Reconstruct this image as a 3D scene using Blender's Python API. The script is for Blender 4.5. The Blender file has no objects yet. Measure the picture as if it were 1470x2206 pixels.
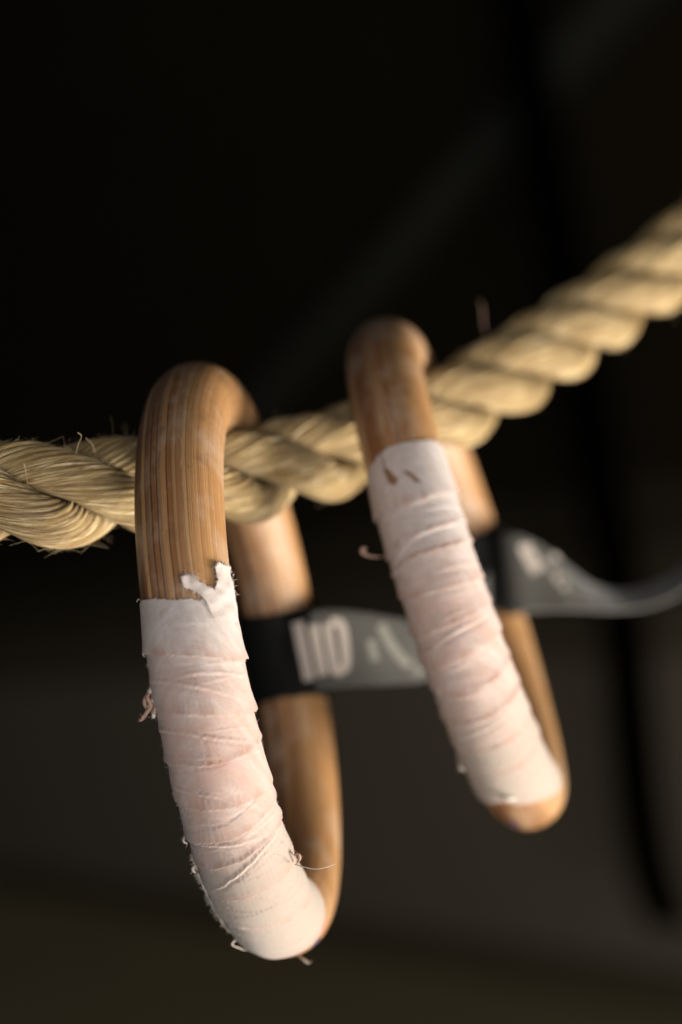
import bpy, math, random
import numpy as np

# ------------------------------------------------------------------ camera, world, lights, exposure
RNG = np.random.default_rng(7)
random.seed(7)
sc = bpy.context.scene
C = sc.collection
CAM_H = 1.35
ROLL = math.radians(10.0)
cR, sR = math.cos(ROLL), math.sin(ROLL)
PW, PH = 1470.0, 2206.0
LENS = 70.0
FPX = LENS / 36.0 * PH

cam = bpy.data.cameras.new("camera")
cam.sensor_fit = 'VERTICAL'
cam.sensor_height = 36.0
cam.sensor_width = 24.0
cam.lens = LENS
cam.clip_start = 0.02
cam.clip_end = 60
cam.dof.use_dof = True
cam.dof.focus_distance = 0.697
cam.dof.aperture_fstop = 3.4
cam_o = bpy.data.objects.new("camera", cam)
C.objects.link(cam_o)
from mathutils import Matrix, Vector
cam_o.matrix_world = Matrix(((cR, sR, 0, 0), (0, 0, -1, 0), (-sR, cR, 0, CAM_H), (0, 0, 0, 1)))
sc.camera = cam_o


def cw(p):
    """metres right / down / forward of the camera -> world"""
    p = np.asarray(p, float)
    x, y, z = p[..., 0], p[..., 1], p[..., 2]
    return np.stack([x * cR - y * sR, z, -x * sR - y * cR + CAM_H], -1)


def cd(d):
    d = np.asarray(d, float)
    x, y, z = d[..., 0], d[..., 1], d[..., 2]
    return np.stack([x * cR - y * sR, z, -x * sR - y * cR], -1)


def at(px, py, z):
    """a world point on the sight line of a photograph pixel, z metres deep"""
    px, py, z = np.broadcast_arrays(np.asarray(px, float), np.asarray(py, float), np.asarray(z, float))
    return cw(np.stack([(px - PW / 2) / FPX * z, (py - PH / 2) / FPX * z, z], -1))


w = bpy.data.worlds.new("World")
sc.world = w
w.use_nodes = True
bg = w.node_tree.nodes["Background"]
bg.inputs[0].default_value = (0.9, 0.95, 1.0, 1)
bg.inputs[1].default_value = 0.02


def area(name, loc, target, size, power, col, size_y=None, spread=180):
    l = bpy.data.lights.new(name, 'AREA')
    l.energy = power
    l.color = col
    l.size = size
    if size_y:
        l.shape = 'RECTANGLE'
        l.size_y = size_y
    l.spread = math.radians(spread)
    o = bpy.data.objects.new(name, l)
    C.objects.link(o)
    o.location = loc
    o.rotation_euler = (Vector(target) - Vector(loc)).to_track_quat('-Z', 'Y').to_euler()
    return o


TGT = (0.0, 0.8, 1.3)
area("right_key_light", (1.5, 0.62, 0.18), TGT, 1.0, 50, (1.0, 0.92, 0.80), 0.8, 115)  # unseen key lamp, low on the right
area("low_front_light", (0.70, -1.2, 0.62), TGT, 1.3, 29, (1.0, 0.95, 0.91), 1.1)  # unseen soft main lamp, low in front of the rings
area("front_fill_light", (-0.5, -2.6, 1.7), TGT, 1.4, 20, (0.92, 0.95, 1.0), 1.2)  # unseen fill lamp added behind the camera to lift the ring tops

sc.view_settings.view_transform = 'Standard'
sc.view_settings.look = 'None'
sc.view_settings.gamma = 1
sc.view_settings.exposure = 0.22
sc.view_settings.use_curve_mapping = False
sc.render.engine = 'CYCLES'
sc.cycles.use_denoising = True
sc.cycles.max_bounces = 6

# ------------------------------------------------------------------ mesh helpers


def grid_mesh(name, P, mat, parent=None, wrap_i=False, wrap_j=False, uv=None, uv2=None, keep=None, smooth=True, origin=None):
    """P (n,m,3) world points -> one mesh object; its origin is put at `origin` (world)."""
    n, m = P.shape[:2]
    idx = np.arange(n * m).reshape(n, m)
    ii = np.arange(n if wrap_i else n - 1)
    jj = np.arange(m if wrap_j else m - 1)
    I, J = np.meshgrid(ii, jj, indexing='ij')
    I2, J2 = (I + 1) % n, (J + 1) % m
    q = np.stack([idx[I, J], idx[I2, J], idx[I2, J2], idx[I, J2]], -1).reshape(-1, 4)
    if keep is not None:
        q = q[keep.reshape(-1)]
    return poly_mesh(name, P.reshape(-1, 3), q, mat, parent,
                     None if uv is None else uv.reshape(-1, 2), None if uv2 is None else uv2.reshape(-1, 2), smooth, origin)


def poly_mesh(name, V, Q, mat, parent=None, uv=None, uv2=None, smooth=True, origin=None):
    V = np.asarray(V, float)
    Q = np.asarray(Q, int)
    if origin is None:
        origin = parent_origin(parent)
    k = Q.shape[1]
    me = bpy.data.meshes.new(name)
    me.vertices.add(len(V))
    me.vertices.foreach_set("co", (V - np.asarray(origin)).astype(np.float32).ravel())
    me.loops.add(Q.size)
    me.loops.foreach_set("vertex_index", Q.ravel().astype(np.int32))
    me.polygons.add(len(Q))
    me.polygons.foreach_set("loop_start", (np.arange(len(Q)) * k).astype(np.int32))
    me.polygons.foreach_set("loop_total", np.full(len(Q), k, np.int32))
    me.polygons.foreach_set("use_smooth", np.full(len(Q), smooth, bool))
    me.update(calc_edges=True)
    for nm, u in (("UVMap", uv), ("Edge", uv2)):
        if u is not None:
            l = me.uv_layers.new(name=nm)
            l.data.foreach_set("uv", np.asarray(u)[Q.ravel()].astype(np.float32).ravel())
    me.validate()
    me.materials.append(mat)
    o = bpy.data.objects.new(name, me)
    C.objects.link(o)
    if parent is None:
        o.location = origin
    else:
        o.parent = parent
    return o


ORIG = {}


def parent_origin(p):
    return ORIG[p.name] if p is not None else np.zeros(3)


def thing(name, loc, label, cat, group=None):
    o = bpy.data.objects.new(name, None)
    o.empty_display_size = 0.02
    C.objects.link(o)
    o.location = loc
    ORIG[o.name] = np.asarray(loc, float)
    o["label"] = label
    o["category"] = cat
    if group:
        o["group"] = group
    return o


def part_of(o, parent):
    """let a part (origin at its thing's origin) carry sub-parts"""
    ORIG[o.name] = ORIG[parent.name]
    return o


def norm(v):
    return v / np.maximum(np.linalg.norm(v, axis=-1, keepdims=True), 1e-12)


def catmull(pts, n):
    p = np.asarray(pts, float)
    p = np.vstack([2 * p[0] - p[1], p, 2 * p[-1] - p[-2]])
    t = np.linspace(0, len(p) - 3 - 1e-9, n)
    i = t.astype(int)
    u = (t - i)[:, None]
    a, b, c, d = p[i], p[i + 1], p[i + 2], p[i + 3]
    return 0.5 * (2 * b + (c - a) * u + (2 * a - 5 * b + 4 * c - d) * u ** 2 + (3 * b - a - 3 * c + d) * u ** 3)


def resample(p, n):
    d = np.r_[0, np.cumsum(np.linalg.norm(np.diff(p, axis=0), axis=1))]
    s = np.linspace(0, d[-1], n)
    return np.stack([np.interp(s, d, p[:, k]) for k in range(3)], -1), s


def frames(p):
    T = norm(np.gradient(p, axis=0))
    N = np.zeros_like(p)
    ref = np.array([0, 0, 1.0])
    if abs(T[0] @ ref) > 0.9:
        ref = np.array([1.0, 0, 0])
    v = ref
    for i in range(len(p)):
        v = v - T[i] * (v @ T[i])
        v /= np.linalg.norm(v)
        N[i] = v
    return T, N, np.cross(T, N)


def tube_arrays(p, r, k=6, closed_tip=False):
    p = np.asarray(p, float)
    r = np.broadcast_to(np.asarray(r, float), (len(p),))
    T, N, B = frames(p)
    a = np.arange(k) / k * 2 * np.pi
    V = p[:, None] + r[:, None, None] * (np.cos(a)[None, :, None] * N[:, None] + np.sin(a)[None, :, None] * B[:, None])
    n = len(p)
    idx = np.arange(n * k).reshape(n, k)
    I, J = np.meshgrid(np.arange(n - 1), np.arange(k), indexing='ij')
    Q = np.stack([idx[I, J], idx[I, (J + 1) % k], idx[I + 1, (J + 1) % k], idx[I + 1, J]], -1).reshape(-1, 4)
    return V.reshape(-1, 3), Q


def join_tubes(lst):
    Vs, Qs, o = [], [], 0
    for V, Q in lst:
        Vs.append(V)
        Qs.append(Q + o)
        o += len(V)
    return np.vstack(Vs), np.vstack(Qs)


def swave(seed, comps):
    """sum of sines of several variables: smooth pseudo noise. comps: [(freqs per variable, amplitude)]"""
    g = np.random.default_rng(seed)
    terms = []
    for fr, am in comps:
        for _ in range(4):
            k = np.array(fr) * g.uniform(0.5, 1.4, len(fr)) * g.choice([-1, 1], len(fr))
            terms.append((k, am / 2.0 * g.uniform(.5, 1), g.uniform(0, 6.28)))

    def f(*x):
        s = 0
        for k, am, ph in terms:
            s = s + am * np.sin(sum(ki * xi for ki, xi in zip(k, x)) + ph)
        return s
    return f


def inside(poly, X, Y):
    poly = np.asarray(poly, float)
    r = np.zeros(X.shape, bool)
    x0, y0 = poly[-1]
    for x1, y1 in poly:
        c = ((y1 > Y) != (y0 > Y)) & (X < (x0 - x1) * (Y - y1) / (y0 - y1 + 1e-12) + x1)
        r ^= c
        x0, y0 = x1, y1
    return r


# ------------------------------------------------------------------ materials
class NT:
    def __init__(s, name):
        s.m = bpy.data.materials.new(name)
        s.m.use_nodes = True
        s.t = s.m.node_tree
        s.b = s.t.nodes["Principled BSDF"]

    def n(s, typ, **kw):
        o = s.t.nodes.new(typ)
        for k, v in kw.items():
            setattr(o, k, v)
        return o

    def l(s, a, b):
        s.t.links.new(a, b)

    def val(s, sock, v):
        if isinstance(v, bpy.types.NodeSocket):
            s.l(v, sock)
        else:
            sock.default_value = v

    def uv(s, nm="UVMap"):
        return s.n("ShaderNodeUVMap", uv_map=nm).outputs[0]

    def scale(s, vec, sx, sy, sz=1, loc=(0, 0, 0)):
        o = s.n("ShaderNodeMapping")
        s.l(vec, o.inputs[0])
        o.inputs[1].default_value = loc
        o.inputs[3].default_value = (sx, sy, sz)
        return o.outputs[0]

    def noise(s, vec, sc_=1.0, det=2.0, rough=0.5, dist=0.0):
        o = s.n("ShaderNodeTexNoise")
        s.l(vec, o.inputs["Vector"])
        o.inputs["Scale"].default_value = sc_
        o.inputs["Detail"].default_value = det
        o.inputs["Roughness"].default_value = rough
        o.inputs["Distortion"].default_value = dist
        return o.outputs[0]

    def ramp(s, fac, stops, interp='LINEAR'):
        o = s.n("ShaderNodeValToRGB")
        s.l(fac, o.inputs[0])
        cr = o.color_ramp
        cr.interpolation = interp
        while len(cr.elements) < len(stops):
            cr.elements.new(0.5)
        for e, (p, c) in zip(cr.elements, stops):
            e.position = p
            e.color = (c, c, c, 1) if not hasattr(c, '__len__') else (*c, 1)
        return o.outputs[0]

    def mix(s, fac, a, b, mode='MIX'):
        o = s.n("ShaderNodeMix", data_type='RGBA', blend_type=mode)
        s.val(o.inputs[0], fac)
        s.val(o.inputs[6], a if not isinstance(a, tuple) else (*a, 1))
        s.val(o.inputs[7], b if not isinstance(b, tuple) else (*b, 1))
        return o.outputs[2]

    def math(s, op, a, b=0.0):
        o = s.n("ShaderNodeMath", operation=op)
        s.val(o.inputs[0], a)
        s.val(o.inputs[1], b)
        return o.outputs[0]

    def sep(s, vec):
        o = s.n("ShaderNodeSeparateXYZ")
        s.l(vec, o.inputs[0])
        return o.outputs

    def bump(s, h, strength, dist, prev=None):
        o = s.n("ShaderNodeBump")
        s.l(h, o.inputs["Height"])
        o.inputs["Strength"].default_value = strength
        o.inputs["Distance"].default_value = dist
        if prev is not None:
            s.l(prev, o.inputs["Normal"])
        return o.outputs[0]

    def done(s, col, rough=0.6, normal=None, **kw):
        s.val(s.b.inputs["Base Color"], col if not isinstance(col, tuple) else (*col, 1))
        s.val(s.b.inputs["Roughness"], rough)
        if normal is not None:
            s.l(normal, s.b.inputs["Normal"])
        for k, v in kw.items():
            s.val(s.b.inputs[k], v)
        return s.m


def mat_wood(name, seed):
    t = NT(name)
    uv = t.uv()                                    # u: axial cm, v: arc cm
    wob = t.noise(t.scale(uv, 0.2, 0.35, loc=(seed, 0, 0)), 1, 2)
    x, y, _ = t.sep(uv)
    xw = t.math('ADD', x, t.math('MULTIPLY', t.math('SUBTRACT', wob, 0.5), 0.10))
    cmb = t.n("ShaderNodeCombineXYZ")
    t.l(xw, cmb.inputs[0])
    t.l(y, cmb.inputs[1])
    cmb.inputs[2].default_value = seed * 3.1
    g = cmb.outputs[0]
    # glued laminations: irregular strips stacked across the bar
    pos = t.math('ADD', t.math('MULTIPLY', xw, 5.6), t.math('MULTIPLY', t.noise(t.scale(g, 2.2, 0.0, loc=(0, 0, 3)), 1, 1), 3.0))
    pid = t.math('FLOOR', pos)
    pfr = t.math('FRACT', pos)
    wn = t.n("ShaderNodeTexWhiteNoise", noise_dimensions='1D')
    t.l(t.math('ADD', pid, seed * 11.0), wn.inputs["W"])
    wn2 = t.n("ShaderNodeTexWhiteNoise", noise_dimensions='1D')
    t.l(t.math('ADD', pid, seed * 17.0 + .5), wn2.inputs["W"])
    fine = t.noise(t.scale(g, 34, 0.14), 1, 3, .6)          # grain
    pore = t.noise(t.scale(g, 26, 2.2), 1, 3, .65)          # broken dark pores
    patchy = t.noise(t.scale(g, 1.0, .35, loc=(2, 8, 0)), 1, 3)
    side = t.ramp(t.math('ADD', t.math('MULTIPLY', x, 0.3), 0.5), [(0.0, 1.0), (.60, 1.0), (.72, .25), (1.0, .12)])
    col = t.ramp(wn.outputs[0], [(0, (.150, .052, .015)), (.2, (.31, .140, .047)), (.4, (.38, .200, .084)), (.55, (.185, .068, .024)), (.7, (.25, .145, .080)), (.85, (.40, .212, .088)), (1, (.52, .320, .155))])
    pale = t.mix(fine, (.41, .222, .090), (.32, .164, .060))
    col = t.mix(side, pale, col)
    col = t.mix(t.math('MULTIPLY', t.ramp(fine, [(.42, 0), (.6, 1)]), .22), col, (.15, .062, .022))
    lines = t.ramp(pfr, [(.0, 1), (.16, .9), (.30, 0), (.84, 0), (1.0, .9)])
    lines = t.math('MULTIPLY', lines, t.ramp(wn2.outputs[0], [(.25, .2), (.6, 1)]))
    dk = t.math('MULTIPLY', t.math('MULTIPLY', lines, t.ramp(t.math('ADD', t.math('MULTIPLY', pore, .6), t.math('MULTIPLY', patchy, .4)), [(.40, .15), (.50, 1)])), side)
    col = t.mix(t.math('MULTIPLY', dk, .95), col, (.060, .038, .022))
    worn = t.ramp(t.noise(t.scale(g, .9, .45, loc=(1, 5, 2)), 1, 4, .65), [(.5, 0), (.72, 1)])
    col = t.mix(t.math('MULTIPLY', worn, .65), col, (.42, .31, .225))
    grime = t.ramp(t.noise(t.scale(g, 1.3, .7, loc=(9, 1, 2)), 1, 5, .7), [(.55, 0), (.75, 1)])
    col = t.mix(t.math('MULTIPLY', grime, .55), col, (.07, .035, .015))
    speck = t.ramp(t.noise(t.scale(g, 26, 18, loc=(3, 3, 1)), 1, 1), [(.72, 0), (.77, 1)])
    col = t.mix(t.math('MULTIPLY', speck, .6), col, (.65, .5, .35))
    nb = t.bump(t.math('SUBTRACT', fine, t.math('MULTIPLY', dk, 1.2)), .5, .0004)
    rough = t.math('ADD', t.math('MULTIPLY', fine, .25), .40)
    return t.done(col, rough, nb, **{"Coat Weight": .08, "Coat Roughness": .32})


def mat_tape(name, seed, pink=1.0):
    t = NT(name)
    uv = t.uv()                                    # cm around, cm along
    ed = t.uv("Edge")                              # angle/180, 0..1 across the turn
    a, e, _ = t.sep(ed)
    big = t.noise(t.scale(uv, .55, .8, loc=(seed, 2, 0)), 1, 4, .6)
    med = t.noise(t.scale(uv, 2.2, 2.8, loc=(seed, 5, 0)), 1, 4, .65)
    zone = t.ramp(a, [(.45, .05), (.50, .7), (.56, 1), (.64, .85), (.72, .2), (.9, .1)])
    old = t.ramp(a, [(.62, 0), (.72, 1)])
    pk = t.math('MULTIPLY', t.math('MULTIPLY', zone, t.ramp(big, [(.3, .25), (.62, 1)])), pink)
    col = t.mix(t.ramp(med, [(.3, 0), (.75, 1)]), (.545, .49, .468), (.41, .352, .325))
    col = t.mix(t.math('MULTIPLY', old, .9), col, (.30, .255, .208))
    col = t.mix(pk, col, (.45, .275, .222))
    dirt = t.math('MULTIPLY', t.ramp(t.noise(t.scale(uv, 1.1, 1.5, loc=(seed, 8, 4)), 1, 5, .7), [(.48, 0), (.68, 1)]), .45)
    col = t.mix(dirt, col, (.33, .25, .20))
    # rubbing, painted edge shade and rusty specks on each turn's exposed edge
    sp = t.noise(t.scale(uv, 22, 22, loc=(seed, 1, 7)), 1, 2, .6)
    near = t.ramp(e, [(.0, .3), (.55, .45), (.85, .8), (1.0, 1)])
    spk = t.math('MULTIPLY', t.ramp(sp, [(.60, 0), (.67, 1)]), t.math('MULTIPLY', near, t.math('ADD', t.math('MULTIPLY', zone, .7), .15)))
    col = t.mix(spk, col, (.24, .09, .055))
    gr = t.ramp(t.noise(t.scale(uv, 13, 13, loc=(seed, 4, 9)), 1, 3, .7), [(.50, 0), (.68, 1)])
    col = t.mix(t.math('MULTIPLY', t.math('MULTIPLY', gr, t.ramp(med, [(.38, 0), (.6, 1)])), .45), col, (.36, .23, .18))
    rub_shade = t.math('MULTIPLY', t.ramp(e, [(.82, 0), (.985, 1)]), t.ramp(t.noise(t.scale(uv, 2.4, .5, loc=(seed, 1, 3)), 1, 3), [(.40, 0), (.62, .8)]))
    col = t.mix(rub_shade, col, (.36, .20, .15))
    # cotton weave
    wv = t.n("ShaderNodeTexWave", wave_type='BANDS', bands_direction='DIAGONAL')
    t.l(uv, wv.inputs[0])
    wv.inputs["Scale"].default_value = 11
    wv.inputs["Distortion"].default_value = 1.2
    wv.inputs["Detail"].default_value = 2
    fz = t.noise(t.scale(uv, 60, 60), 1, 2, .7)
    col = t.mix(t.math('MULTIPLY', t.ramp(fz, [(.35, 1), (.55, 0)]), .16), col, (.40, .32, .27))
    h = t.math('ADD', t.math('MULTIPLY', wv.outputs[1], .22), fz)
    col = t.mix(t.math('MULTIPLY', wv.outputs[1], .08), col, (.34, .28, .25))
    nb = t.bump(h, .6, .0003)
    nb = t.bump(t.noise(t.scale(uv, 3.5, 9), 1, 3, .6), .15, .0005, nb)
    return t.done(col, .92, nb, **{"Sheen Weight": .25, "Sheen Roughness": .6, "Specular IOR Level": .2})


def mat_rope():
    t = NT("sisal_rope")
    uv = t.uv()                                    # yarn number, cm along
    y, s, _ = t.sep(uv)
    fl = t.math('FLOOR', t.math('ADD', y, .5))
    cmb = t.n("ShaderNodeCombineXYZ")
    t.l(fl, cmb.inputs[0])
    wn = t.n("ShaderNodeTexWhiteNoise", noise_dimensions='1D')
    t.l(fl, wn.inputs["W"])
    streak = t.noise(t.scale(uv, 5, .8), 1, 4, .7, .5)
    lng = t.noise(t.scale(uv, 1.0, .35, loc=(3, 3, 0)), 1, 3)
    col = t.ramp(streak, [(.35, (.070, .036, .006)), (.44, (.26, .155, .042)), (.53, (.56, .405, .170)), (.66, (.95, .82, .58))])
    col = t.mix(t.math('MULTIPLY', wn.outputs[0], .35), col, (.40, .27, .10))
    col = t.mix(t.math('MULTIPLY', t.ramp(lng, [(.40, 0), (.60, 1)]), .7), col, (.20, .115, .03))
    pk = t.noise(t.scale(uv, 3, 1.2, loc=(7, 7, 0)), 1, 2)
    col = t.mix(t.ramp(pk, [(.6, 0), (.72, .35)]), col, (.55, .36, .25))
    nb = t.bump(t.noise(t.scale(uv, 7, 1.1), 1, 5, .7, .8), 1.0, .0009)
    return t.done(col, .55, nb, **{"Sheen Weight": .08, "Specular IOR Level": .45})


def mat_plain(name, col, rough, nscale=40, var=.25, spec=.5, bump=0.0, metallic=0.0):
    t = NT(name)
    tc = t.n("ShaderNodeTexCoord").outputs["Object"]
    nz = t.noise(tc, nscale, 4, .6)
    dark = tuple(c * (1 - var) for c in col)
    lite = tuple(min(1, c * (1 + var)) for c in col)
    c = t.mix(nz, dark, lite)
    nb = t.bump(nz, bump, .001) if bump else None
    return t.done(c, rough, nb, **{"Specular IOR Level": spec, "Metallic": metallic})


def mat_webbing(name, col, spec=.3):
    t = NT(name)
    uv = t.uv()
    wv = t.n("ShaderNodeTexWave", wave_type='BANDS', bands_direction='X')
    t.l(uv, wv.inputs[0])
    wv.inputs["Scale"].default_value = 1.6
    nz = t.noise(t.scale(uv, 6, 6), 1, 3)
    c = t.mix(nz, tuple(k * .7 for k in col), tuple(k * 1.25 for k in col))
    return t.done(c, .7, t.bump(wv.outputs[1], .4, .0006), **{"Specular IOR Level": spec, "Sheen Weight": .2 if spec > .2 else 0.0})


def mat_backwall():
    t = NT("dark_wall_paint")
    tc = t.n("ShaderNodeTexCoord").outputs["Object"]
    nz = t.noise(tc, 1.1, 4, .6)
    f = t.noise(tc, 30, 3, .6)
    c = t.mix(nz, (.29, .24, .157), (.36, .30, .23))
    return t.done(c, .85, t.bump(f, .3, .003))


M_WOOD1, M_WOOD2 = mat_wood("laminated_wood", 1.0), mat_wood("laminated_wood_smooth", 6.3)
M_TAPE1, M_TAPE2 = mat_tape("cotton_tape", 1.0, 1.0), mat_tape("cotton_tape_clean", 4.0, .85)
M_ROPE = mat_rope()
M_FIBRE = mat_plain("sisal_fibre", (.55, .42, .24), .5, 200, .3)
M_LINT = mat_plain("cotton_lint", (.54, .47, .41), .9, 300, .15, .2)
M_LINTP = mat_plain("stained_cotton_thread", (.34, .22, .17), .9, 400, .45, .2)
M_BLACK = mat_webbing("black_hook_tape", (.006, .006, .006), .1)
M_GREY = mat_webbing("grey_webbing", (.034, .033, .028))
M_PRINT = mat_plain("pale_print", (.29, .25, .22), .8, 300, .1)
M_PRINTD = mat_plain("faded_print", (.13, .125, .108), .8, 300, .1)
M_BLUE = mat_plain("blue_fringe", (.06, .06, .20), .5, 300, .2)
M_RED = mat_plain("red_fringe", (.55, .10, .07), .5, 300, .2)
M_WALL = mat_backwall()
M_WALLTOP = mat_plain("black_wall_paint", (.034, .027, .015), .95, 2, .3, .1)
M_FLOOR = mat_plain("dark_rubber_floor", (.62, .51, .28), .9, 8, .2, .2)
M_SKIRT = mat_plain("dark_skirting", (.17, .14, .08), .9, 10, .2, .2)
M_BEAM = mat_plain("dark_grey_steel", (.06, .06, .05), .7, 12, .2, .3)
M_TUBE = mat_plain("black_webbing", (.002, .002, .002), .9, 30, .2, 0.0)

# ------------------------------------------------------------------ the setting: wall, skirting, floor
W0 = np.array([.39, 5.24, 0.0])             # foot of the wall, which runs nearer towards the right
WD, WN = norm(np.array([2.14, -3.46, 0.0])), norm(np.array([-3.46, -2.14, 0.0]))


def norm_box(name, lo, hi, mat, parent=None, frame=None):
    lo, hi = np.array(lo, float), np.array(hi, float)
    V = np.array([[x, y, z] for x in (0, 1) for y in (0, 1) for z in (0, 1)]) * (hi - lo) + lo
    org = (lo + hi) / 2 * [1, 1, 0] + [0, 0, lo[2]]
    if frame is not None:
        V = frame[0] + V[:, :1] * frame[1] + V[:, 1:2] * frame[2] + V[:, 2:] * np.array([0, 0, 1.0])
        org = frame[0] + org[0] * frame[1] + org[1] * frame[2] + np.array([0, 0, org[2]])
    Q = [(0, 1, 3, 2), (4, 6, 7, 5), (0, 4, 5, 1), (2, 3, 7, 6), (0, 2, 6, 4), (1, 5, 7, 3)]
    o = poly_mesh(name, V, Q, mat, parent, smooth=False, origin=None if parent else org)
    ORIG[o.name] = np.asarray(org) if parent is None else parent_origin(parent)
    return o


FR = (W0, WD, WN)
fl = norm_box("floor", (-9, 0.2, -0.08), (5, 13, 0.0), M_FLOOR)
fl["kind"] = "structure"
wl = norm_box("wall", (-8, -.12, 0.0), (4.2, 0, .88), M_WALL, frame=FR)
wl["kind"] = "structure"
norm_box("skirting", (-8, .002, 0.0), (4.2, .03, .10), M_SKIRT, wl, FR)
for k_, (z0, z1_, m_) in enumerate(((.883, 1.007, "A"), (1.010, 1.147, "B"), (1.150, 1.297, "C"))):  # bands step darker upward: light falloff painted into the wall colour
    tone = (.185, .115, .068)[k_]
    norm_box("wall_fade_band", (-8, -.12, z0), (4.2, .004 + .002 * k_, z1_), mat_plain("wall_fade_tone", (tone, tone * .82, tone * .54), .9, 2, .3, .1), wl, FR)
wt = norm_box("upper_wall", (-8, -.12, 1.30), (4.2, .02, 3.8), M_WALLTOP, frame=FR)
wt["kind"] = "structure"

# ------------------------------------------------------------------ rings
RR, TR = 0.102, 0.016


class Ring:
    def __init__(s, c, n, up, fw):
        s.c, s.n, s.up, s.fw = cw(c), cd(n), cd(up), cd(fw)

    def P(s, a, v, rr):
        """a: degrees round the ring (0 top, 90 towards the camera, 180 bottom); v: degrees round the bar (0 outside, 90 right)"""
        a, v, rr = np.broadcast_arrays(np.radians(a), np.radians(v), np.asarray(rr, float))
        rad = np.cos(a)[..., None] * s.up + np.sin(a)[..., None] * s.fw
        return s.c + RR * rad + rr[..., None] * (np.cos(v)[..., None] * rad + np.sin(v)[..., None] * s.n)


R1 = Ring((-0.03773, 0.05695, 0.78931), (0.97801, -0.1771, -0.11014), (-0.17599, -0.98419, 0.01982), (-0.11191, 0, -0.99372))
R2 = Ring((0.05249, 0.02644, 0.88741), (0.9428, -0.30693, -0.1301), (-0.30405, -0.95173, 0.04196), (-0.1367, 0, -0.99061))


def wooden_ring(R, root, mat, seed):
    na, nv = 360, 72
    a = np.arange(na + 1) / na * 360
    v = np.arange(nv + 1) / nv * 360 - 180
    A, V = np.meshgrid(a, v, indexing='ij')
    f = swave(seed, [((.05, 1), .00008), ((.15, 2), .00005)])
    P = R.P(A, V, TR + f(A, np.radians(V)))
    uv = np.stack([TR * np.sin(np.radians(V)) * 100, np.radians(A) * (RR + TR * np.cos(np.radians(V)) * .3) * 100], -1)
    return part_of(grid_mesh("wooden_ring", P, mat, root, uv=uv), root)


def edge_curve(pts):
    """tape edge traced as (a, v) -> periodic a(v)"""
    p = np.array(sorted([(v, a) for a, v in pts]))
    m = (p[0, 1] + p[-1, 1]) / 2
    vv = np.r_[-181, -130, p[:, 0], 130, 181]
    aa = np.r_[m, p[0, 1] * .7 + m * .3, p[:, 1], p[-1, 1] * .7 + m * .3, m]

    def f(v):
        s = np.interp(v, vv, aa)
        for d in (5, -5, 10, -10):
            s = s + np.interp(np.clip(v + d, -181, 181), vv, aa)
        return s / 5
    return f


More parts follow.
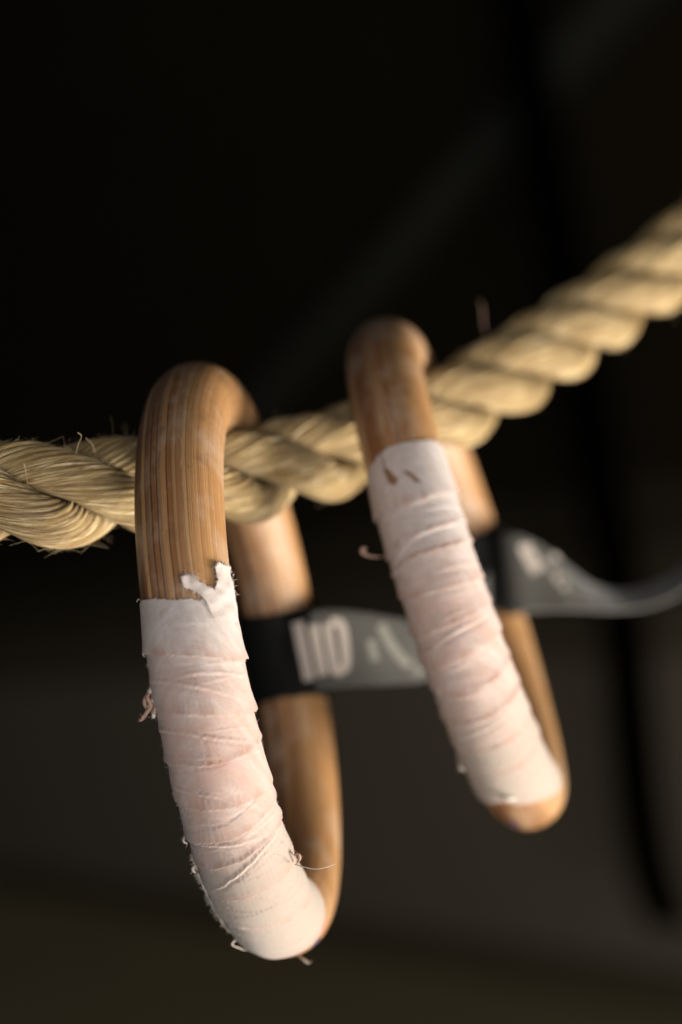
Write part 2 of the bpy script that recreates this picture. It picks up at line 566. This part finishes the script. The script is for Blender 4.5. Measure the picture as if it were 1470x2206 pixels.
def tape_turn(R, root, mat, up_f, lo_f, k, seed, base=.0004, rise=.0011, overlap=3.5, first=False, holes=(), creases=()):
    g = np.random.default_rng(seed)
    nv, nt = 320, 64 if not first else 80
    v = np.linspace(-180, 180, nv + 1)
    t = np.linspace(0, 1, nt)
    T, V = np.meshgrid(t, v, indexing='ij')
    rag = swave(seed + 5, [((14,), .10), ((47,), .12), ((110,), .10)])
    ragu = swave(seed + 6, [((14,), .10), ((47,), .12), ((110,), .08)])
    lo = lo_f(v) + rag(np.radians(v))
    up = up_f(v) - (0 if first else overlap) + ragu(np.radians(v))
    A = up[None] + (lo - up)[None] * T
    lump = swave(seed + 9, [((.25, 2.2), .00008), ((.6, 4.5), .00003), ((1.5, 9), .00001)])
    rr = TR + base + rise * (np.clip(T, 0, 1) ** 1.5) + lump(A, np.radians(V)) * (1 if not first else .6)
    # raised wrinkles that run slantwise across the turn
    ncr = g.integers(1, 4)
    cr = list(creases)
    for _ in range(ncr):
        a0 = g.uniform(0.3, .95)
        cr.append((a0, g.uniform(-80, 80), g.uniform(-.035, .035), g.uniform(25, 70), (.4 if first else 1.0) * g.uniform(.0001, .00022), g.uniform(.2, .5)))
    for a0, v0, sl, ln, h, wd in cr:
        line = up[None] + (lo - up)[None] * a0 + sl * (V - v0) + .00035 * (V - v0) ** 2
        d = A - line
        rr = rr + h * np.exp(-(d / wd) ** 2) * np.exp(-((V - v0) / ln) ** 4) - .5 * h * np.exp(-((d - wd * 1.6) / wd) ** 2) * np.exp(-((V - v0) / ln) ** 4)
    # edges of the layers underneath show through as faint steps
    for _ in range(3):
        v0, a0, sl = g.uniform(-60, 60), g.uniform(.15, .9), g.uniform(-.045, .045)
        line = up[None] + (lo - up)[None] * a0 + sl * (V - v0)
        hh = (.3 if first else 1.0) * g.uniform(.0001, .0002) * g.choice([-1, 1])
        rr = rr + hh / (1 + np.exp(-(A - line) / .035)) * np.clip((1 - T) / .1, 0, 1)
    # the exposed lower edge lifts a little here and there and has a thickness
    lift = np.clip(swave(seed + 11, [((3,), .00025), ((8,), .0002)])(np.radians(V)), 0, 1)
    rr = rr + lift * np.exp(-((1 - T) / .12) ** 2)
    A2 = np.vstack([A, lo[None] + .10, lo[None] - .02, lo[None] - .6])
    r2 = np.vstack([rr, rr[-1:] - .00015, rr[-1:] - .00045, np.full((1, nv + 1), TR + .0002)])
    V2 = np.vstack([V, V[:3]])
    T2 = np.vstack([T, np.ones((3, nv + 1))])
    if first:
        A2 = np.vstack([up[None] + .3, up[None] - .03, A2])
        r2 = np.vstack([np.full((1, nv + 1), TR + .0001), rr[:1] - .00012, r2])
        V2 = np.vstack([V[:2], V2])
        T2 = np.vstack([np.zeros((2, nv + 1)), T2])
    P = R.P(A2, V2, r2)
    uv = np.stack([np.radians(V2) * TR * 100, np.radians(A2) * (RR + TR * np.cos(np.radians(V2))) * 100], -1)
    keep = None
    if holes:
        ac = (A2[:-1, :-1] + A2[1:, 1:]) / 2
        vc = (V2[:-1, :-1] + V2[1:, 1:]) / 2
        keep = np.ones(ac.shape, bool)
        for h in holes:
            keep &= ~inside([(x, y) for y, x in h], vc, ac)
    return grid_mesh("tape_turn", P, mat, root, uv=uv, uv2=np.stack([A2 / 180, T2], -1), keep=keep), lo


def hair(p0, d, up, L, n=6, curl=.5, g=RNG):
    t = np.linspace(0, 1, n)[:, None]
    side = norm(np.cross(d, up) + 1e-6)
    return p0 + L * (t * d + curl * t ** 2 * (g.uniform(-1, 1) * side + g.uniform(-.6, .6) * up))


def lint(R, root, edges, n_edge, n_face, arange, seed, mat):
    """the fuzz of cotton ends along the tape edges and on the worn faces"""
    g = np.random.default_rng(seed)
    L = []
    for lo in edges:
        v = np.linspace(-180, 180, len(lo))
        for _ in range(n_edge):
            vv = g.uniform(-110, 110)
            a = np.interp(vv, v, lo)
            p0 = R.P(a, vv, TR + .0008)
            nrm = norm(R.P(a, vv, TR + .01) - p0)
            tan = norm(R.P(a + 1, vv, TR) - R.P(a, vv, TR))
            sd = np.cross(nrm, tan)
            d = norm(tan * g.uniform(-.2, 1) + nrm * g.uniform(.1, .8) + sd * g.normal() * .8)
            L.append(tube_arrays(hair(p0, d, nrm, g.uniform(.0004, .0013), 4, .8, g), np.linspace(.00007, .00003, 4), 3))
    for _ in range(n_face):
        vv, a = g.uniform(-115, 115), g.uniform(*arange)
        p0 = R.P(a, vv, TR + .0009)
        nrm = norm(R.P(a, vv, TR + .01) - p0)
        tan = norm(R.P(a + 1, vv, TR) - R.P(a, vv, TR))
        sd = np.cross(nrm, tan)
        d = norm(tan * g.normal() * .6 + nrm * g.uniform(.2, 1) + sd * g.normal() * .6)
        L.append(tube_arrays(hair(p0, d, nrm, g.uniform(.0004, .0012), 4, 1.0, g), np.linspace(.00006, .00003, 4), 3))
    V, Q = join_tubes(L)
    o = poly_mesh("lint", V, Q, mat, root)
    o["kind"] = "stuff"


def thread(root, pts, rad, mat, n=24, name="loose_thread", fuzz=0):
    p = catmull([at(*q) for q in pts], n)
    rad = np.interp(np.linspace(0, 1, n), np.linspace(0, 1, len(np.atleast_1d(rad))), np.atleast_1d(rad)) if hasattr(rad, '__len__') else rad
    L = [tube_arrays(p, rad, 6)]
    for _ in range(fuzz):
        i = RNG.integers(0, n)
        d = norm(RNG.normal(size=3))
        L.append(tube_arrays(hair(p[i], d, norm(RNG.normal(size=3)), RNG.uniform(.0005, .0018), 4, .8), np.linspace(.00008, .00004, 4), 3))
    V, Q = join_tubes(L)
    return poly_mesh(name, V, Q, mat, root)


def sheet(R, root, mat, poly, rfun, name, da=.09, dv=.55):
    """a scrap of tape: cells of a fine (a, v) grid inside an outline, front and back, so the torn edge is ragged"""
    p = np.array(poly)
    a = np.arange(p[:, 0].min() - .5, p[:, 0].max() + .5, da)
    v = np.arange(p[:, 1].min() - 2, p[:, 1].max() + 2, dv)
    A, V = np.meshgrid(a, v, indexing='ij')
    jag = swave(31, [((5, .5), .12), ((14, 1.3), .12), ((37, 3.3), .10)])
    ac = (A[:-1, :-1] + A[1:, 1:]) / 2
    vc = (V[:-1, :-1] + V[1:, 1:]) / 2
    keep = inside([(y, x) for x, y in poly], vc + 4 * jag(ac, vc), ac + jag(vc * .3, ac))
    rr = rfun(A, V)
    P = R.P(A, V, rr)
    Pb = R.P(A, V, rr - .0002)
    uv = np.stack([np.radians(V) * TR * 100, np.radians(A) * RR * 100], -1)
    n, m = A.shape
    idx = np.arange(n * m).reshape(n, m)
    q = np.stack([idx[:-1, :-1], idx[1:, :-1], idx[1:, 1:], idx[:-1, 1:]], -1)[keep]
    q2 = q[:, ::-1] + n * m
    # rim
    cnt = {}
    for f in q:
        for i in range(4):
            e = (int(f[i]), int(f[(i + 1) % 4]))
            cnt[e] = 1
    rim = [(b, a_, a_ + n * m, b + n * m) for (a_, b) in cnt if (b, a_) not in cnt]
    Q = np.vstack([q, q2, np.array(rim)])
    U = np.vstack([uv.reshape(-1, 2)] * 2)
    E = np.stack([np.full(n * m * 2, .42), np.full(n * m * 2, .3)], -1)
    return poly_mesh(name, np.vstack([P.reshape(-1, 3), Pb.reshape(-1, 3)]), Q, mat, root, U, E)


def patch(R, root, mat, a0, v0, ra, rv, name, rr=TR + .00012):
    """a small spot of colour fringe painted on the wood"""
    th = np.linspace(0, 2 * np.pi, 25)[:-1]
    rads = np.linspace(0.02, 1, 5)
    A = a0 + ra * rads[:, None] * np.cos(th)[None]
    V = v0 + rv * rads[:, None] * np.sin(th)[None]
    return grid_mesh(name, R.P(A, V, rr), mat, root, wrap_j=True)


# ---- the nearer ring
ring1 = thing("gymnastic_ring", R1.P(180, 0, TR), "nearer wooden gymnastic ring wrapped in pinkish frayed tape, on the left of the rope", "gymnastic ring",
              "taped wooden rings hanging on the rope")
wood1 = wooden_ring(R1, ring1, M_WOOD1, 3)
E1 = [[(74.6, -54), (76.5, -1), (77.1, 36), (77.5, 80)],
      [(84, -64), (86.1, 10), (88.3, 66)],
      [(93.9, -55), (95.8, 4), (97.0, 40), (98.4, 85)],
      [(104.2, -69), (103.8, -25), (104.5, 12), (104.4, 41), (104.0, 82)],
      [(112.1, -52), (112, -15), (112.5, 6), (112.6, 33), (113.4, 73)],
      [(121.0, -74), (118.7, -27), (118.7, -4), (118.1, 24), (117, 48), (117, 80)],
      [(127.0, -72), (124, -10), (123, 15), (121.8, 42), (122.1, 78)],
      [(134.4, -70), (133.4, -41), (132.7, -12), (131.9, 17), (132, 51), (133, 85)],
      [(142.1, -60), (142.1, -25), (142.6, 5), (143.8, 34), (145.8, 56), (148.8, 84)],
      [(157, -70), (158, -20), (160, 4), (162, 26), (164, 60), (166, 90)]]
CR1 = {2: [(.62, -10, .012, 60, .00035, .3), (.45, 30, -.01, 50, .0003, .3)], 3: [(.55, -20, .012, 75, .0005, .35)], 4: [(.72, -35, .01, 40, .0005, .4)],
       6: [(.45, -25, .02, 60, .0006, .4)], 7: [(.42, 20, -.05, 55, .0007, .45)], 9: [(.6, 0, .01, 60, .0003, .3)]}
F1 = [edge_curve(e) for e in E1]
los = []
for k in range(1, len(F1)):
    _, lo = tape_turn(R1, ring1, M_TAPE1, F1[k - 1], F1[k], k, 100 + 17 * k, first=(k == 1), creases=CR1.get(k, ()),
                      base=.0004 if k > 1 else .0006)
    los.append(lo)
lint(R1, ring1, los, 70, 500, (86, 150), 41, M_LINT)

flap = [(80.7, 40), (79.4, 37), (77.5, 33), (76.2, 26), (75.3, 18), (74.8, 9), (73.0, 7.5), (72.6, 14), (72.6, 22), (73.7, 26), (74.4, 33), (75.4, 46),
        (73.4, 52), (71.3, 50), (70.3, 56), (70.5, 63), (70.3, 78), (73, 84), (78, 88), (86.5, 84), (86.5, 62), (84.6, 40)]
lumpf = swave(77, [((.8, .06), .00022), ((2.5, .2), .00015)])
sheet(R1, ring1, M_TAPE1, flap, lambda A, V: TR + .00125 - .0010 * np.clip((A - 78.5) / 5, 0, 1) + lumpf(A, V) * np.clip((84 - A) / 6, 0, 1) + .0009 * np.exp(-((V - 8) / 6) ** 2) + .0004 * np.exp(-((A - 70.4) / .8) ** 2), "torn_flap")
pf = np.array(flap)
LT = []
for i in range(len(pf) - 4):
    for _ in range(9):
        q = pf[i] + (pf[i + 1] - pf[i]) * RNG.random()
        p0 = R1.P(q[0], q[1], TR + .0014)
        nr_ = norm(R1.P(q[0], q[1], TR + .01) - p0)
        LT.append(tube_arrays(hair(p0, norm(norm(RNG.normal(size=3)) + .5 * nr_), nr_, RNG.uniform(.0005, .0018), 5, .9), np.linspace(.00009, .00004, 5), 3))
V, Q = join_tubes(LT)
o = poly_mesh("frayed_threads", V, Q, M_LINT, ring1)
o["kind"] = "stuff"
patch(R1, wood1, M_BLUE, 171.5, 40, 1.1, 10, "fringe_spot")  # colour fringe at the ring bottom, painted on as spots
patch(R1, wood1, M_RED, 170.0, 66, 1.3, 10, "fringe_spot")

z1 = .690
thread(ring1, [(338, 1475, z1 - .004), (322, 1492, z1 - .005), (312, 1512, z1 - .006), (318, 1530, z1 - .006), (308, 1548, z1 - .006), (301, 1553, z1 - .006)],
       [.0004, .0008, .0009, .0008, .0007, .0003], M_LINTP, 30, "frayed_knot", 40)
thread(ring1, [(332, 1486, z1 - .004), (318, 1500, z1 - .008), (325, 1520, z1 - .008), (314, 1538, z1 - .007), (306, 1545, z1 - .007)],
       [.0005, .0006, .0009, .0007, .0003], M_LINTP, 30, "frayed_knot", 30)
for q in range(5):
    g_ = np.random.default_rng(200 + q)
    pts = [(330 + g_.uniform(-3, 6), 1478 + 9 * q, z1 - .004)]
    for _ in range(4):
        pts.append((pts[-1][0] - g_.uniform(-6, 11), pts[-1][1] + g_.uniform(2, 15), z1 - .005 - g_.uniform(0, .003)))
    thread(ring1, pts, [.0003, .0007, .0009, .0007, .0003], M_LINTP if q % 2 else M_LINT, 24, "frayed_knot", 14)
thread(ring1, [(335, 1500, z1), (326, 1508, z1 - .004), (330, 1528, z1 - .006), (338, 1536, z1 - .002)], .0004, M_LINTP, 20, "frayed_knot", 16)
thread(ring1, [(636, 1862, .705), (655, 1868, .700), (680, 1872, .698), (704, 1868, .698), (723, 1861, .699)], [.00025, .0002, .00015, .0001], M_LINT)
thread(ring1, [(634, 1842, .709), (643, 1840, .706), (646, 1850, .706), (640, 1860, .708)], [.0003, .0005, .0006, .0003], M_LINTP, 18, "loose_thread", 20)
thread(ring1, [(560, 2045, .765), (530, 2047, .745), (512, 2041, .738), (501, 2036, .737), (505, 2027, .737), (513, 2023, .739)], [.0001, .00015, .0002, .0003, .0004, .0002], M_LINT, 30, "loose_thread", 10)
thread(ring1, [(640, 2058, .770), (650, 2064, .760), (657, 2070, .757), (666, 2076, .756)], [.0005, .0004, .0006, .0004], M_LINT, 16, "loose_thread", 8)
thread(ring1, [(306, 1296, .695), (299, 1291, .693), (295, 1297, .692)], [.0004, .0003, .0002], M_LINT, 12)
for a0, a1, v0 in ((126, 134, -78), (131, 141, -74), (138, 151, -66)):
    aa = np.linspace(a0, a1, 40)
    wob = swave(int(a0), [((1.5,), 5), ((5,), 4), ((11,), 3)])
    pl = R1.P(aa, v0 + wob(aa), TR + .0016)
    LT = [tube_arrays(pl, .00022 + .0003 * np.abs(wob(aa * 3.0)) / 7, 6)]
    for _ in range(150):
        i_ = RNG.integers(0, 40)
        LT.append(tube_arrays(hair(pl[i_], norm(RNG.normal(size=3)), norm(RNG.normal(size=3)), RNG.uniform(.0006, .002), 4, .8), np.linspace(.00009, .00005, 4), 3))
    V, Q = join_tubes(LT)
    poly_mesh("frayed_edge", V, Q, M_LINT, ring1)
thread(ring1, [(398, 1800, .702), (396, 1812, .700), (404, 1818, .700)], [.0004, .0005, .0003], M_LINT, 12, "loose_thread", 8)
thread(ring1, [(424, 1862, .708), (416, 1872, .706), (421, 1881, .706)], [.0006, .0007, .0004], M_LINT, 12, "loose_thread", 14)

# ---- the farther ring
ring2 = thing("gymnastic_ring", R2.P(180, 0, TR), "farther wooden gymnastic ring tilted sideways with bare bottom end, right of the other ring", "gymnastic ring",
              "taped wooden rings hanging on the rope")
wood2 = wooden_ring(R2, ring2, M_WOOD2, 8)
E2 = [[(64.0, -70), (63.1, -45), (63.1, -29), (61.9, -22), (62.1, 6), (62.1, 31), (61.1, 64), (61, 90)],
      [(73.4, -50), (75.0, 6), (73.2, 79)],
      [(82.6, -70), (82.1, -50), (81, -17), (80.6, 29), (79.5, 80)],
      [(86.5, -70), (85.6, -48), (84.5, -11), (84.7, 26), (84, 80)],
      [(91.5, -66), (92.0, -8), (92.3, 37), (92.5, 80)],
      [(99.8, -54), (98.8, -5), (98.6, 35), (98, 80)],
      [(106.9, -53), (106.1, -13), (105.2, 25), (104.5, 80)],
      [(112.5, -60), (113.2, -10), (112.4, 30), (111, 80)],
      [(120.3, -72), (119.5, -15), (118.5, 35), (118, 80)],
      [(128.4, -71), (126.7, -17), (126.5, 31), (126.4, 80)],
      [(133.1, -46), (133.3, -12), (134.3, 33), (134, 80)],
      [(149, -80), (147.0, -55), (143.5, -25), (142.5, -17), (145.5, -2), (148, 27), (153, 50), (158, 70), (162, 95)]]
F2 = [edge_curve(e) for e in E2]
tears = [[(65.6, -25), (66.7, -16.5), (69.2, -8.0), (70.2, -12), (69.9, -18), (68.6, -22)], [(67.6, 0), (68.8, 11), (71.2, 22), (70.9, 13)], [(61, -23.2), (61, -21.4), (66.2, -20.5), (66.2, -23)]]
los = []
for k in range(1, len(F2)):
    _, lo = tape_turn(R2, ring2, M_TAPE2, F2[k - 1], F2[k], k, 300 + 13 * k, first=(k == 1), base=.0004 if k > 1 else .0006,
                      holes=tears if k == 1 else (), creases=[(.5, 0, -.02, 60, .0003, .4)] if k % 3 == 0 else ())
    los.append(lo)
lint(R2, ring2, los, 30, 150, (75, 138), 43, M_LINT)
patch(R2, wood2, M_BLUE, 159, -26, 1.6, 8, "fringe_spot")
thread(ring2, [(838, 1198, .800), (815, 1200, .790), (793, 1197, .787), (781, 1190, .786), (783, 1182, .786), (790, 1184, .786)], [.0003, .0004, .0006, .0009, .0009, .0006], M_LINTP)
thread(ring2, [(985, 1630, .815), (990, 1650, .806), (1000, 1662, .806)], [.0003, .0005, .0003], M_LINT, 12, "loose_thread", 20)
thread(ring2, [(1075, 1705, .815), (1085, 1718, .806), (1100, 1722, .806), (1112, 1720, .81)], [.0004, .0008, .0008, .0004], M_LINT, 16, "loose_thread", 20)

# ------------------------------------------------------------------ the rope
ctrl = [(-800, 1040, .60), (-450, 1062, .65), (-150, 1072, .697), (100, 1066, .727), (300, 1050, .757), (465, 1036, .789), (690, 985, .842), (888, 916, .889),
        (1060, 828, .925), (1240, 712, .96), (1410, 588, .99), (1620, 420, 1.03), (1900, 190, 1.08)]
axis = catmull([at(*c) for c in ctrl], 900)
axis, S = resample(axis, 1500)
T_, N_, B_ = frames(axis)
# along-rope position of photograph columns, used to set the lay
ca = np.stack([axis[:, 0] * cR - (axis[:, 2] - CAM_H) * sR, -axis[:, 0] * sR - (axis[:, 2] - CAM_H) * cR, axis[:, 1]], -1)
pxa = ca[:, 0] / ca[:, 2] * FPX + PW / 2
bump_x = [130, 335, 540, 712, 855, 985, 1113, 1210, 1299, 1400]
bs = np.interp(bump_x, pxa, S)
print("rope lay spacing mm", (np.diff(bs) * 1000).round(1))
LAY = float(np.polyfit(np.arange(len(bs)), bs, 1)[0])
ks = np.arange(-12, len(bs) + 14)
bfull = np.r_[bs[0] + LAY * np.arange(-12, 0), bs, bs[-1] + LAY * np.arange(1, 15)]
bfull = np.convolve(np.pad(bfull, 1, mode='edge'), [.25, .5, .25], 'valid')
bfull[0], bfull[-1] = bfull[1] - LAY, bfull[-2] + LAY
phase = np.interp(S, bfull, ks) * 2 * np.pi / 3            # one strand per bump
# direction (in the cross-section) that points to the picture's lower side
dwn = -np.cross(T_, cd(np.array([0., 0., 1.])))
dwn = norm(dwn - T_ * (dwn * T_).sum(1, keepdims=True))
if (dwn @ cd(np.array([0, 1., 0]))).mean() < 0:
    dwn = -dwn
away = norm(np.cross(T_, dwn))
if (away @ cd(np.array([0, 0, 1.]))).mean() < 0:
    away = -away
HEL, RS = 0.0109, 0.0089
NY, NTH = 20, 180
rope = thing("twisted_rope", axis[0], "thick tan three-strand sisal rope running through both rings", "rope")
strand_pos = []
for j in range(3):
    ph = phase + j * 2 * np.pi / 3 * 1.0
    # strand comes up the front from the lower right to the upper left
    rd = np.cos(ph)[:, None] * dwn + np.sin(ph)[:, None] * away
    cen = axis + HEL * rd
    tg = norm(np.gradient(cen, axis=0))
    r_ = norm(rd - tg * (rd * tg).sum(1, keepdims=True))
    b_ = np.cross(tg, r_)
    ss = np.r_[0, np.cumsum(np.linalg.norm(np.diff(cen, axis=0), axis=1))]
    th = np.arange(NTH) / NTH * 2 * np.pi - np.pi
    strand_pos.append((cen, tg, r_, b_, ss))
    SS, TH = np.meshgrid(ss, th, indexing='ij')
    K = math.tan(math.radians(40)) / RS
    hand = np.sign(np.mean(np.einsum('ij,ij->i', np.gradient(rd, axis=0), np.cross(tg, rd))))
    YP = (TH + hand * K * SS * 1.0)
    yarn = YP * NY / (2 * np.pi)
    yid = np.floor(yarn + .5).astype(int) % NY
    g = np.random.default_rng(50 + j)
    amp = g.uniform(.7, 1.25, NY)[yid]
    off = g.uniform(-.00035, .00035, NY)[yid]
    fr = yarn - np.floor(yarn + .5)
    bulge = np.abs(np.cos(np.pi * fr)) ** .55
    slow = swave(60 + j, [((90, 1.0), .00025), ((260, 2.0), .00012)])
    rad = RS - .0012 + .0016 * amp * bulge + off * (bulge ** .5) + slow(SS, TH)
    # flattened where the strands press on each other
    rad = rad * (1 - .10 * np.clip(-np.cos(TH), 0, 1))
    P = cen[:, None] + rad[..., None] * (np.cos(TH)[..., None] * r_[:, None] + np.sin(TH)[..., None] * b_[:, None])
    P = np.concatenate([P, P[:, :1]], 1)
    uv = np.stack([np.concatenate([yarn, yarn[:, :1] + NY], 1) + 100 * j, np.concatenate([SS, SS[:, :1]], 1) * 100], -1)
    grid_mesh("strand", P, M_ROPE, rope, uv=uv)
fl_ = []
g = np.random.default_rng(99)
lo_i, hi_i = np.searchsorted(pxa, -250), np.searchsorted(pxa, 1650)
for q in range(1500):
    j = g.integers(0, 3)
    cen, tg, r_, b_, ss = strand_pos[j]
    if q < 800:
        i = int(g.uniform(np.searchsorted(pxa, -60), np.searchsorted(pxa, 330)))
    else:
        i = int(g.uniform(lo_i, hi_i))
    th = g.normal() * 1.1
    nrm = np.cos(th) * r_[i] + np.sin(th) * b_[i]
    sd = np.cross(tg[i], nrm)
    p0 = cen[i] + (RS + .0000) * nrm
    ydir = norm(tg[i] - hand * math.tan(math.radians(40)) * sd)
    stick = g.random() ** 11
    sgn = g.choice([-1, 1])
    d = norm(sgn * ydir + nrm * (.02 + 1.1 * stick) + sd * g.normal() * (.15 + .5 * stick))
    Lh = g.uniform(.002, .009) * (1.0 if stick < .3 else g.uniform(.5, 1.5))
    fl_.append(tube_arrays(hair(p0, d, nrm, Lh, 6, .45, g), np.linspace(.00007, .00003, 6), 3))
V, Q = join_tubes(fl_)
o = poly_mesh("loose_fibres", V, Q, M_FIBRE, rope)
o["kind"] = "stuff"
for pts in ([(163, 985, .722), (168, 960, .716), (176, 940, .713), (168, 932, .712)], [(205, 975, .735), (198, 955, .733), (185, 944, .731)],
            [(60, 1042, .707), (56, 1018, .700), (52, 998, .698)], [(1050, 725, .925), (1042, 700, .920), (1040, 665, .918), (1034, 650, .918)]):
    thread(rope, pts, .00016 if pts[0][0] < 900 else .0002, M_FIBRE if pts[0][0] < 900 else M_LINTP, 14, "stray_fibre")

# ------------------------------------------------------------------ straps on the back of the rings


def proj(P):
    P = np.asarray(P)
    z = P[..., 1]
    x = P[..., 0] * cR - (P[..., 2] - CAM_H) * sR
    y = -P[..., 0] * sR - (P[..., 2] - CAM_H) * cR
    return np.stack([x / z * FPX + PW / 2, y / z * FPX + PH / 2], -1)


class Ribbon:
    def __init__(s, upper, lower, n=120, m=14):
        a, b = catmull([at(*q) for q in upper], n), catmull([at(*q) for q in lower], n)
        t = np.linspace(0, 1, m)[None, :, None]
        s.P = a[:, None] * (1 - t) + b[:, None] * t
        du, dv = np.gradient(s.P, axis=0), np.gradient(s.P, axis=1)
        s.N = norm(np.cross(du, dv))
        if s.N[n // 4, m // 2] @ np.array([0, 1., 0]) > 0:
            s.N = -s.N
        s.px = proj(s.P)

    def build(s, name, mat, root, x0=-1e9, x1=1e9, th=.0016):
        m = s.P.shape[1]
        xc = s.px[:, m // 2, 0]
        sel = (xc >= x0) & (xc <= x1)
        SP, SN = s.P[sel], s.N[sel]
        loop = np.concatenate([SP + SN * th / 2, (SP - SN * th / 2)[:, ::-1]], 1)
        L = np.cumsum(np.r_[0, np.linalg.norm(np.diff(SP[:, m // 2], axis=0), axis=1)]) * 100
        uv = np.stack(np.broadcast_arrays(L[:, None], np.r_[np.linspace(0, 3.8, m), np.linspace(3.8, 0, m)][None]), -1)
        return grid_mesh(name, loop, mat, root, wrap_j=True, uv=uv)

    def on(s, px, py, off=.0016):
        d = ((s.px - np.array([px, py])) ** 2).sum(-1)
        i, j = np.unravel_index(d.argmin(), d.shape)
        base = s.P[i, j] + s.N[i, j] * off
        # slide along the local plane to the exact pixel
        z = base[1]
        return at(px, py, z)

    def stroke(s, pts, wpx, mat, parent, name="printed_letter", n=14):
        p = catmull([(x, y, 0) for x, y in pts], n)[:, :2]
        t = norm(np.gradient(p, axis=0))
        nn = np.stack([-t[:, 1], t[:, 0]], -1)
        G = np.array([[s.on(*(p[i] + nn[i] * wpx * k)) for k in (-.5, -.17, .17, .5)] for i in range(n)])
        return grid_mesh(name, G, mat, parent)


def band(R, root, a0, a1, mat, name, rr=TR + .0022):
    a = np.linspace(a0, a1, 30)
    v = np.linspace(-180, 180, 73)
    A, V = np.meshgrid(a, v, indexing='ij')
    f = swave(5, [((.2, 2), .0004)])
    r = rr + f(A, np.radians(V))
    A = np.vstack([A[:1], A, A[-1:]])
    V = np.vstack([V[:1], V, V[-1:]])
    r = np.vstack([np.full((1, 73), TR), r, np.full((1, 73), TR)])
    uv = np.stack([np.radians(V) * TR * 100, np.radians(A) * RR * 100], -1)
    return grid_mesh(name, R.P(A, V, r), mat, root, uv=uv)


s1 = thing("ring_strap", R1.P(265, 180, TR), "grey webbing strap with pale lettering wrapped black round the nearer ring's back", "strap", "webbing straps on the rings")
band(R1, s1, 253.5, 278.0, M_BLACK, "black_wrap")
rb1 = Ribbon([(585, 1336, .876), (640, 1321, .8725), (700, 1312, .876), (780, 1318, .884), (850, 1330, .893), (920, 1335, .905), (1000, 1290, .94), (1075, 1200, .985)],
             [(600, 1512, .874), (655, 1497, .8705), (715, 1484, .874), (790, 1478, .882), (850, 1475, .893), (920, 1465, .907), (1010, 1420, .94), (1095, 1330, .985)])
web1 = part_of(rb1.build("webbing", M_GREY, s1, 660), s1)
end1 = part_of(rb1.build("black_strap_end", M_BLACK, s1, -1e9, 676, .0022), s1)
rb1.stroke([(641, 1340), (650, 1385), (662, 1440), (667, 1466)], 25, M_PRINT, end1)
rb1.stroke([(676, 1345), (683, 1385), (692, 1430), (696, 1455)], 22, M_PRINT, web1)
rb1.stroke([(705, 1342), (712, 1385), (720, 1430), (724, 1452)], 20, M_PRINT, web1)
rb1.stroke([(712, 1340), (735, 1345), (744, 1390), (745, 1435), (722, 1450)], 20, M_PRINT, web1)
rb1.stroke([(798, 1378), (803, 1400), (810, 1424)], 18, M_PRINTD, web1)
rb1.stroke([(820, 1345), (840, 1385), (872, 1425), (905, 1452)], 20, M_PRINTD, web1)

s2 = thing("ring_strap", R2.P(265, 180, TR), "twisted grey strap trailing right out of the picture from the farther ring", "strap", "webbing straps on the rings")
band(R2, s2, 253.5, 279.5, M_BLACK, "black_wrap", TR + .003)
rb2 = Ribbon([(1040, 1160, .976), (1095, 1148, .968), (1150, 1168, .974), (1210, 1212, .984), (1275, 1258, 1.004), (1340, 1272, 1.03), (1400, 1260, 1.045), (1470, 1224, 1.07), (1600, 1120, 1.12), (1900, 800, 1.25)],
             [(1062, 1325, .974), (1110, 1324, .966), (1170, 1317, .968), (1240, 1314, .972), (1310, 1316, .982), (1370, 1312, 1.0), (1425, 1299, 1.015), (1485, 1265, 1.04), (1610, 1155, 1.09), (1910, 880, 1.22)])
web2 = part_of(rb2.build("webbing", M_GREY, s2, 1080), s2)
rb2.build("black_strap_end", M_BLACK, s2, -1e9, 1094, .0022)
rb2.stroke([(1128, 1172), (1142, 1200), (1160, 1232)], 28, M_PRINT, web2)
rb2.stroke([(1182, 1200), (1205, 1232), (1228, 1262), (1246, 1285)], 36, M_PRINT, web2)

# ------------------------------------------------------------------ far behind: sloping beam, black tube leg
pa, pb = at(1420, -80, 4.25), at(455, 1010, 6.35)
bm = thing("sloping_beam", pb, "faint dark grey sloping beam out of focus behind the rings", "beam")
d = norm(pb - pa)
toc = norm(np.array([0, -1, 0]) - d * (-d[1]))
sd = norm(np.cross(d, toc))
if sd[0] < 0:
    sd = -sd
ang = math.radians(25)
e1_, e2_ = math.cos(ang) * sd + math.sin(ang) * toc, -math.sin(ang) * sd + math.cos(ang) * toc
cs = [(-.045, -.05), (.045, -.05), (.045, .05), (-.045, .05)]
V = np.array([p + x * e1_ + y * e2_ for p in (pa, pb) for x, y in cs])
poly_mesh("beam_bar", V, [(0, 1, 5, 4), (1, 2, 6, 5), (2, 3, 7, 6), (3, 0, 4, 7), (3, 2, 1, 0), (4, 5, 6, 7)], M_BEAM, bm, smooth=False)

LZ = 4.2
hs = thing("hanging_strap", at(1447, 2000, LZ), "black strap hanging straight down out of focus at the lower right", "strap")
mid = [(1075, -200), (1110, 0), (1150, 230), (1215, 600), (1285, 1000), (1322, 1200), (1345, 1380), (1360, 1560), (1376, 1720), (1396, 1850), (1422, 1945), (1450, 2000)]
hr = Ribbon([(x - 50, y - 4, LZ) for x, y in mid], [(x + 50, y + 4, LZ + .02) for x, y in mid], 100, 8)
hr.build("strap_band", M_TUBE, hs, th=.006)
